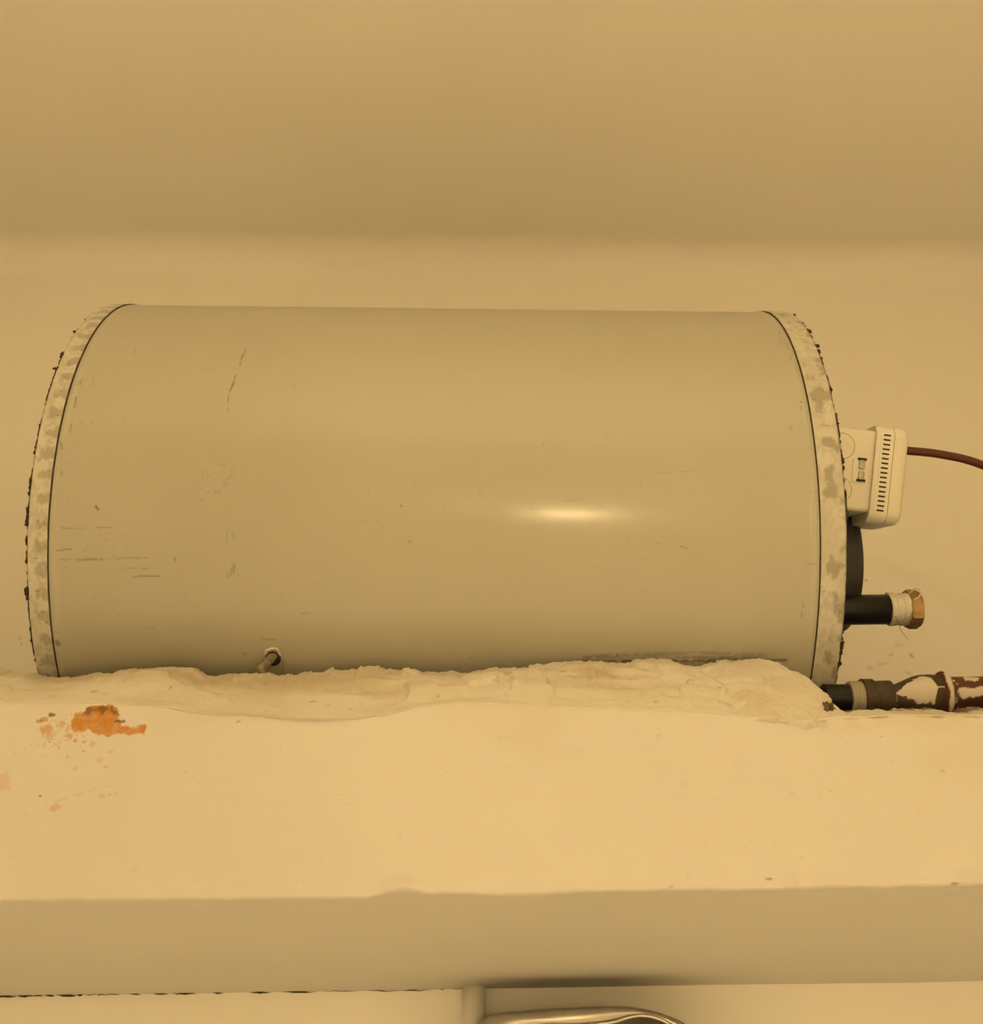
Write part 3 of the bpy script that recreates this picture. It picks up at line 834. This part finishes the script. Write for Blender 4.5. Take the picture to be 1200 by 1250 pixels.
def flecks(lst, x, side):
    for (a, w, h) in lst:
        A = math.radians(a)
        rr = R + 0.0006
        c = Vector((x, TY - rr * math.cos(A), TZ + rr * math.sin(A)))
        tang = Vector((0, math.sin(A), math.cos(A)))
        rad = Vector((0, -math.cos(A), math.sin(A)))
        bm = bmesh.new()
        bmesh.ops.create_icosphere(bm, subdivisions=2, radius=1.0)
        sd_ = RNG.uniform(0, 50)
        for v in bm.verts:
            p = v.co.copy()
            k = 0.25 + 1.5 * float(fbm(p.x * 2.6 + sd_, p.y * 2.6 + p.z * 3.1, 2))
            v.co = c + Vector((side, 0, 0)) * (p.x * w * k) + tang * (p.y * h * k) + rad * (p.z * 0.0012 * k)
        bm_obj('sealant_fleck', bm, M_SEAL, heater)


flecks(FLECKS_RIGHT, XR1, 1)
flecks(FLECKS_LEFT, XL0, -1)

# mounting stud low on the shell
A = math.radians(-51.6)
base = Vector((-0.1632, TY - R * math.cos(A), TZ + R * math.sin(A)))
rad = Vector((0, -math.cos(A), math.sin(A)))
sdir = (rad + Vector((-0.30, 0, -0.1))).normalized()
stud_v, stud_f = [], []
prof = [(-0.004, 0.0036)]
for k in range(12):
    prof += [(0.0005 + k * 0.0016, 0.0036), (0.0013 + k * 0.0016, 0.0030)]
prof += [(0.0200, 0.0038), (0.0215, 0.0037), (0.0220, 0.0030)]
V, Fc = lathe(prof, base, sdir, 20)
stud = obj('mounting_stud', V, Fc, M_STUD, heater)
stud['label'] = 'short threaded metal stud sticking out of the shell'
V, Fc = lathe([(-0.002, 0.0066), (0.0004, 0.0066), (0.0012, 0.0058), (0.0012, 0.0050), (-0.001, 0.0048)], base + Vector((0.0, -0.001, 0.0012)), rad, 28,
              jitter=lambda i, k, r: r * (0.92 + 0.05 * math.sin(k * 0.9) + 0.04 * math.sin(k * 1.8)))
col = obj('paint_collar', V, Fc, M_DRIP, stud)
col['label'] = 'chipped white paint round the stud'
V, Fc = lathe([(-0.001, 0.0060), (0.0008, 0.0060), (0.0010, 0.0038)], base + Vector((0.0, 0.0012, -0.0014)), rad, 24)
obj('stud_hole', V, Fc, M_SLOT, stud)

# black round element cover on the end plate
V, Fc = lathe([(-0.004, 0.066), (0.036, 0.066), (0.053, 0.0655), (0.0590, 0.062), (0.0625, 0.050), (0.0635, 0.004)], (XR1 - 0.002, TY - 0.020, TZ - 0.026), (1, 0, 0), 72)
cov = obj('element_cover', V, Fc, M_BLACK, heater)
cov['label'] = 'black plastic round cover on the tank end'

# hot water outlet: black sleeved stub, thread tape, brass nut
HY, HZ = 0.8427, 0.4008
V, Fc = lathe([(0, 0.0132), (0.0815, 0.0130), (0.0822, 0.0120), (0.103, 0.0090)], (XR1 - 0.001, HY, HZ), (1, -0.010, 0.018), 40)
outlet = obj('outlet_pipe', V, Fc, M_SLEEVE, heater)
outlet['label'] = 'short black outlet pipe stub'
prof, s = [], 0.0805
while s < 0.0975:
    prof += [(s, 0.0136 + 0.0009 * RNG.rand()), (s + 0.0007, 0.0141 + 0.0008 * RNG.rand())]
    s += 0.0016
prof = [(0.0800, 0.0128)] + prof + [(0.0985, 0.0128)]
V, Fc = lathe(prof, (XR1 - 0.001, HY, HZ), (1, -0.010, 0.018), 40, jitter=lambda i, k, r: r + 0.0008 * math.sin(k * 0.33 + i * 0.15) + 0.0003 * math.sin(k * 1.7 + i))
tape = obj('thread_tape', V, Fc, M_TAPE, outlet)
tape['label'] = 'white thread sealing tape wound round the pipe'
hexr = 0.0172
V, Fc = [], []
d = Vector((1, -0.010, 0.018)).normalized()
a_ = Vector((0, -1, 0)) - d * Vector((0, -1, 0)).dot(d)
a_.normalize()
b_ = d.cross(a_)
hp = Vector((XR1 - 0.001, HY, HZ))
nu = 48
for (s, kk) in ((0.0965, 0.93), (0.0978, 1.0), (0.1050, 1.0), (0.1068, 0.90), (0.1068, 0.55), (0.100, 0.55)):
    for k in range(nu):
        q = 2 * math.pi * k / nu + math.radians(22)
        hx = math.cos(math.pi / 6) / math.cos((2 * math.pi * k / nu + math.pi / 6) % (math.pi / 3) - math.pi / 6)
        hx = min(hx, 1.10) if kk == 1.0 else (0.93 if kk > 0.9 else kk / hx * hx)
        r_ = hexr * hx * (kk if kk >= 0.99 else 1) if kk != 0.55 else hexr * 0.55
        V.append(tuple(hp + d * s + (a_ * math.cos(q) + b_ * math.sin(q)) * r_))
for i in range(5):
    for k in range(nu):
        k2 = (k + 1) % nu
        Fc.append([i * nu + k, i * nu + k2, (i + 1) * nu + k2, (i + 1) * nu + k])
Fc += [list(range(nu)), list(range(5 * nu, 6 * nu))]
nut = obj('brass_nut', V, Fc, M_BRASS, outlet)
nut.data.set_sharp_from_angle(angle=math.radians(22))
nut['label'] = 'hexagonal brass nut on the pipe end'
V, Fc = tube(catmull([(0.3455, 0.8295, 0.3905), (0.3462, 0.828, 0.384), (0.3475, 0.829, 0.377), (0.353, 0.831, 0.369)], 6), 0.00018, 6)
obj('loose_thread', V, Fc, M_SLOT, outlet)
V, Fc = tube(catmull([(0.3615, 0.829, 0.4115), (0.3655, 0.8245, 0.414), (0.3690, 0.8235, 0.4105), (0.3665, 0.8235, 0.4055), (0.3620, 0.826, 0.404)], 6), 0.0006, 6)
obj('tape_strand', V, Fc, M_TAPE, outlet)

# thermostat box
tilt = math.radians(25)
ey = Vector((0, -math.sin(tilt), math.cos(tilt)))
ez = Vector((0, -math.cos(tilt), -math.sin(tilt)))
ex = Vector((1, 0, 0))


def frame(rot):
    c, s = math.cos(rot), math.sin(rot)
    e1, e2 = ex * c - ey * s, ey * c + ex * s
    return Matrix((e1, e2, ez)).transposed()


RB = frame(math.radians(5.5))
RL = frame(math.radians(7.0))
BC = Vector((0.2950, 0.7550, 0.4915))        # middle of the box face towards the room


def Bp(x, y, z, rm=RB):
    return BC + rm @ Vector((x, y, z))


bm = bmesh.new()
add_box(bm, Bp(0.000, 0, -0.029), (0.0285, 0.0350, 0.029), 0.004, 3, RB)
box = bm_obj('thermostat_box', bm, M_BOX, heater)
box['label'] = 'cream plastic thermostat box on the tank end'
LC = Vector((0.0345, 0.0, -0.026))


def lid_ring(name, prof, m):
    """rounded-rectangle plate built up along the box axis; prof: (x, inset)."""
    cy_, cz_, hy, hz, cr = -0.0008, -0.0285, 0.0420, 0.0315, 0.011
    out = []
    for (sx, sz, a0) in ((1, 1, 0), (-1, 1, 90), (-1, -1, 180), (1, -1, 270)):
        for k in range(9):
            q = math.radians(a0 + 90 * k / 8)
            out.append((sx * (hy - cr), sz * (hz - cr), math.cos(q), math.sin(q)))
    V, Fc = [], []
    for (x, ins) in prof:
        for (oy, oz, cq, sq) in out:
            V.append(tuple(Bp(x, cy_ + oy + (cr - ins) * cq, cz_ + oz + (cr - ins) * sq, RL)))
    n_ = len(out)
    for i_ in range(len(prof) - 1):
        for k in range(n_):
            k2 = (k + 1) % n_
            Fc.append([i_ * n_ + k, i_ * n_ + k2, (i_ + 1) * n_ + k2, (i_ + 1) * n_ + k])
    Fc += [list(range(n_)), list(range((len(prof) - 1) * n_, len(prof) * n_))]
    o = obj(name, V, Fc, m, box)
    o.data.set_sharp_from_angle(angle=math.radians(45))
    return o


lid_ring('lid_base', [(0.0250, 0.0008), (0.0258, 0.0), (0.0398, 0.0)], M_BOX)
lid_ring('lid_gap', [(0.0396, 0.0004), (0.0404, 0.0004)], M_SLOT)
lid_ring('lid_cover', [(0.0402, 0.0), (0.0470, 0.0003), (0.0505, 0.0014), (0.0526, 0.0036), (0.0534, 0.0066)], M_BOX)
bm = bmesh.new()
add_box(bm, Bp(0.0268, -0.0005, 0.0028, RL), (0.0020, 0.0320, 0.0008), 0.0007, 2, RL)
bm_obj('lid_rim', bm, M_BOX, box)
bm = bmesh.new()
add_box(bm, Bp(0.0338, 0.0318, 0.0029, RL), (0.0030, 0.00075, 0.0004), 0.0003, 1, RL)
slot0 = bm_obj('vent_slot', bm, M_SLOT, box, smooth=False)
for k in range(1, 17):
    s_ = slot0.copy()
    COL.objects.link(s_)
    s_.location = slot0.location + RL @ Vector((-0.0000 * k, -0.00400 * k, 0))


def ring(cx_, cy_, rad_, n_=56):
    V, Fc = [], []
    for k in range(n_):
        q = 2 * math.pi * k / n_
        for (dr, dz) in ((-0.0004, 0.0), (0, 0.00035), (0.0004, 0.0)):
            V.append(tuple(Bp(cx_ + (rad_ + dr) * math.cos(q), cy_ + (rad_ + dr) * math.sin(q), dz)))
    for k in range(n_):
        k2 = (k + 1) % n_
        for j in range(2):
            Fc.append([k * 3 + j, k * 3 + j + 1, k2 * 3 + j + 1, k2 * 3 + j])
    return V, Fc


for (cx_, cy_) in ((-0.0020, 0.0185), (-0.0020, -0.0185)):
    V, Fc = ring(cx_, cy_, 0.0110)
    obj('knockout', V, Fc, M_LINE, box)
bm = bmesh.new()
add_box(bm, Bp(0.0145, -0.0010, 0.0002), (0.0062, 0.0100, 0.0007), 0.0006, 2, RB)
cl = bm_obj('clip_seat', bm, M_BOX, box)
for (y_, hh, m_) in ((0.0088, 0.0011, M_SLOT), (-0.0092, 0.0011, M_SLOT)):
    bm = bmesh.new()
    add_box(bm, Bp(0.0158, y_, 0.0006), (0.0038, hh, 0.0009), 0.0003, 1, RB)
    bm_obj('clip_notch', bm, m_, box)
for (y_, hh) in ((0.0042, 0.0038), (-0.0050, 0.0036)):
    bm = bmesh.new()
    add_box(bm, Bp(0.0158, y_, 0.0012), (0.0026, hh, 0.0012), 0.0010, 2, RB)
    bm_obj('clip', bm, M_CLIP, box)

# ------------------------------------------------------------------ cable and supply pipe
cab = catmull([(0.3535, 0.7880, 0.5325), (0.3667, 0.7886, 0.5322), (0.3993, 0.7902, 0.5294), (0.4357, 0.7948, 0.5216), (0.50, 0.81, 0.497), (0.62, 0.85, 0.44), (0.80, 0.90, 0.40), (RIGHT_X, 0.92, 0.395)], 10)
V, Fc = tube(cab, 0.0037, 14)
cable = obj('power_cable', V, Fc, M_CABLE)
cable['label'] = 'reddish-brown round power cable leaving the thermostat box'
cable['category'] = 'cable'

PYc = 0.7645
ks = PYc / 0.785


def pz(x):
    return 0.2988 * ks + np.interp(x, [0.30, 0.345, 0.39, 1.0], [0, 0.0042, 0.0052, 0.0052]) * ks


pipe = thing('supply_pipe', 'old red-brown paint-spattered water pipe with a bulbous joint lying on the shelf edge', 'pipe', (0.60, PYc, pz(0.6) - 0.014))


def painted(name, prof, m, thresh, zone, parent, lab=None, n_=64, z_of=None):
    V, Fc = [], []
    for (x, r) in prof:
        for k in range(n_):
            q = 2 * math.pi * k / n_
            V.append((x, PYc - r * math.cos(q), float(pz(x)) + r * math.sin(q)))
    for i in range(len(prof) - 1):
        for k in range(n_):
            k2 = (k + 1) % n_
            Fc.append([i * n_ + k, i * n_ + k2, (i + 1) * n_ + k2, (i + 1) * n_ + k])
    Fc += [list(range(n_)), list(range((len(prof) - 1) * n_, len(prof) * n_))]
    Va = np.array(V)
    ang_ = np.degrees(np.arctan2(Va[:, 2] - pz(Va[:, 0]), -(Va[:, 1] - PYc)))
    pa = zone(Va[:, 0], ang_) + thresh * (fbm(Va[:, 0] * 300, ang_ * 0.07 + 3, 4) - 0.5)
    o = obj(name, V, Fc, m, parent, attrs={'paint': sstep(0.42, 0.58, pa)})
    o.data.set_sharp_from_angle(angle=math.radians(40))
    if lab:
        o['label'] = lab
    return o


none = lambda x, a: -5 + 0 * x
painted('sleeve', [(0.252, 0.0106), (0.2735, 0.0106)], M_SLEEVE, 0, none, pipe, 'black pipe sleeve')
prof = [(0.2705, 0.0118)]
for k in range(8):
    prof += [(0.2708 + k * 0.0013, 0.0126 + 0.0005 * (k % 2)), (0.2715 + k * 0.0013, 0.0128 + 0.0004 * (k % 2))]
prof += [(0.2815, 0.0118)]
painted('tape_ring', prof, M_GREYTAPE, 0, none, pipe, 'grey-beige tape wound round the pipe')
painted('collar', [(0.2800, 0.0142), (0.2806, 0.0148), (0.2885, 0.0148), (0.2890, 0.0138)], M_JOINT, 0, none, pipe)
painted('coupling', [(0.2885, 0.0132), (0.3000, 0.0138), (0.3020, 0.0136), (0.3024, 0.0118)], M_JOINT, 0, none, pipe)
px_ = np.linspace(0.296, 0.3415, 70)
pr = 0.0098 + 0.0062 * sstep(0.300, 0.326, px_) - 0.0012 * sstep(0.331, 0.341, px_)


def zone_bulb(x, a):
    f = np.clip((x - 0.3035) / 0.014, 0, 1)
    half = 40 * f ** 0.75 * (1 - 0.95 * sstep(0.3285, 0.3335, x))
    inside = 1 - np.abs(a - 2) / np.maximum(half, 1)
    return 0.5 + 0.9 * np.clip(inside, -1, 0.7) * sstep(0.3030, 0.3045, x) - 1.2 * (x < 0.3032)


painted('reducer', list(zip(px_, pr)), M_JOINT, 0.9, zone_bulb, pipe, 'bulging dark reducer with flaking white paint', n_=120)
xs_ = np.linspace(0, 1, 16)
prof = [(0.3378 + 0.0085 * s_, 0.0142 + 0.0034 * math.sin(math.pi * s_)) for s_ in xs_]
painted('weld_ring', prof, M_RED, 0.7, lambda x, a: 1.2 - np.abs(x - 0.3428) / 0.0025 * 0.8 - np.clip((a - 42) / 12, 0, 2) - np.clip((-60 - a) / 12, 0, 2), pipe, 'swollen ring with a band of white paint', n_=120)
px_ = np.concatenate([np.linspace(0.3445, 0.46, 140), np.linspace(0.465, RIGHT_X, 30)])


def zone_red(x, a):
    low_ = 1.0 - np.abs(a + 12 + 8 * np.sin(x * 60)) / 17
    lump_ = 1.0 - np.hypot((x - 0.362) / 0.006, (a - 42) / 16)
    return 0.45 + np.maximum(np.clip(low_, -1, 0.5) * sstep(0.348, 0.356, x), lump_ * 0.8)


painted('red_pipe', [(x, 0.0131) for x in px_], M_RED, 0.8, zone_red, pipe, 'red-brown pipe with spattered white paint', n_=96)

# ------------------------------------------------------------------ below the shelf
V, Fc = lathe([(0, 0.0118), (0.05, 0.0118), (FLOOR_Z * -1 + 0.137, 0.0118)], (-0.0112, 1.186, 0.1375), (0, 0, -1), 28)
vp = obj('wall_pipe', V, Fc, M_WALL)
vp['label'] = 'painted vertical pipe running down the wall below the shelf'
vp['category'] = 'pipe'

hood = thing('metal_hood', 'curved brushed metal hood with a bright rim just under the shelf', 'hood', (0.09, 1.13, 0.0))
outer = [(-0.028, 0.02), (-0.022, 0.07), (-0.0014, 0.1016), (0.0368, 0.1082), (0.0828, 0.1115), (0.1212, 0.1132), (0.1442, 0.112), (0.1669, 0.1074), (0.189, 0.0979), (0.204, 0.08), (0.212, 0.05), (0.214, 0.02)]
inner = [(0.010, 0.02), (0.018, 0.07), (0.045, 0.0915), (0.09, 0.0945), (0.118, 0.0975), (0.134, 0.1018), (0.148, 0.1035), (0.163, 0.1005), (0.174, 0.094), (0.188, 0.078), (0.195, 0.05), (0.196, 0.02)]
O_ = catmull([(x, 0, z) for x, z in outer], 6)
I_ = catmull([(x, 0, z) for x, z in inner], 6)
sections = ((1.198, 0.0), (1.110, 0.0), (1.102, 0.0012), (1.100, 0.004))
V, Fc = [], []
no = len(O_)
for (y, ins) in sections:
    for p in O_:
        V.append((p.x, y, p.z - ins))
for (y, ins) in sections[::-1]:
    for p in I_:
        V.append((p.x, y, p.z + ins * 0.4))
ns = 2 * len(sections)
for i in range(ns - 1):
    for k in range(no - 1):
        Fc.append([i * no + k, i * no + k + 1, (i + 1) * no + k + 1, (i + 1) * no + k])
for k in range(no - 1):
    Fc.append([(ns - 1) * no + k, (ns - 1) * no + k + 1, k + 1, k])
Fc.append([i * no for i in range(ns)])
Fc.append([i * no + no - 1 for i in range(ns)])
obj('hood_shell', V, Fc, M_STEEL, hood)
V, Fc = tube([(p.x, 1.0995, p.z + 0.0012) for p in I_], 0.0016, 10)
obj('bright_rim', V, Fc, M_BRIGHT, hood)
bm = bmesh.new()
add_box(bm, (0.104, 1.180, 0.056), (0.096, 0.014, 0.036), 0.004, 2)
bm_obj('back_board', bm, M_BROWN, hood)

# ------------------------------------------------------------------ the lamp that lights the room
lx, ly, lz = LAMP_POS
lamp = thing('wall_lamp', 'small glowing globe lamp on a round base on the opposite wall', 'lamp', (lx, FRONT_Y, lz))
V, Fc = lathe([(0, 0.05), (0.012, 0.05), (0.018, 0.045), (0.022, 0.022), (0.040, 0.020)], (lx, FRONT_Y, lz), (0, 1, 0), 40)
obj('lamp_base', V, Fc, M_LAMPBASE, lamp)
bm = bmesh.new()
bmesh.ops.create_uvsphere(bm, u_segments=32, v_segments=20, radius=0.045)
for v in bm.verts:
    v.co = v.co + Vector((lx, ly, lz))
bm_obj('globe', bm, M_GLOBE, lamp)

# unseen fill lamp, added to bounce light off ceiling and floor; open drum shade
dx_, dy_, dz_ = FILL_LAMP_POS
fill_obj = thing('fill_lamp', 'added unseen fill lamp with an opaque drum shade hanging in the middle of the room', 'lamp', (dx_, dy_, CEIL_Z))
V, Fc = tube([(dx_, dy_, CEIL_Z), (dx_, dy_, 0.6), (dx_, dy_, dz_)], 0.003, 10)
obj('cord', V, Fc, M_SLOT, fill_obj)
V, Fc = lathe([(-0.09, 0.10), (0.09, 0.11), (0.09, 0.108), (-0.09, 0.098), (-0.09, 0.10)], (dx_, dy_, dz_), (0, 0, -1), 48, closed_ends=False)
obj('shade', V, Fc, M_LAMPBASE, fill_obj)
for nm, w_, sgn in (('fill_spot', DOWN_WATTS, -1), ('fill_spot', UP_WATTS, 1)):
    ld = bpy.data.lights.new(nm, 'SPOT')
    ld.energy = w_
    ld.color = LAMP_COLOUR
    ld.shadow_soft_size = 0.02
    ld.spot_size = math.radians(100)
    ld.spot_blend = 0.6
    lo = bpy.data.objects.new(nm, ld)
    link(lo, fill_obj, (dx_, dy_, dz_ + sgn * 0.06))
    lo.rotation_euler = (math.pi if sgn > 0 else 0, 0, 0)
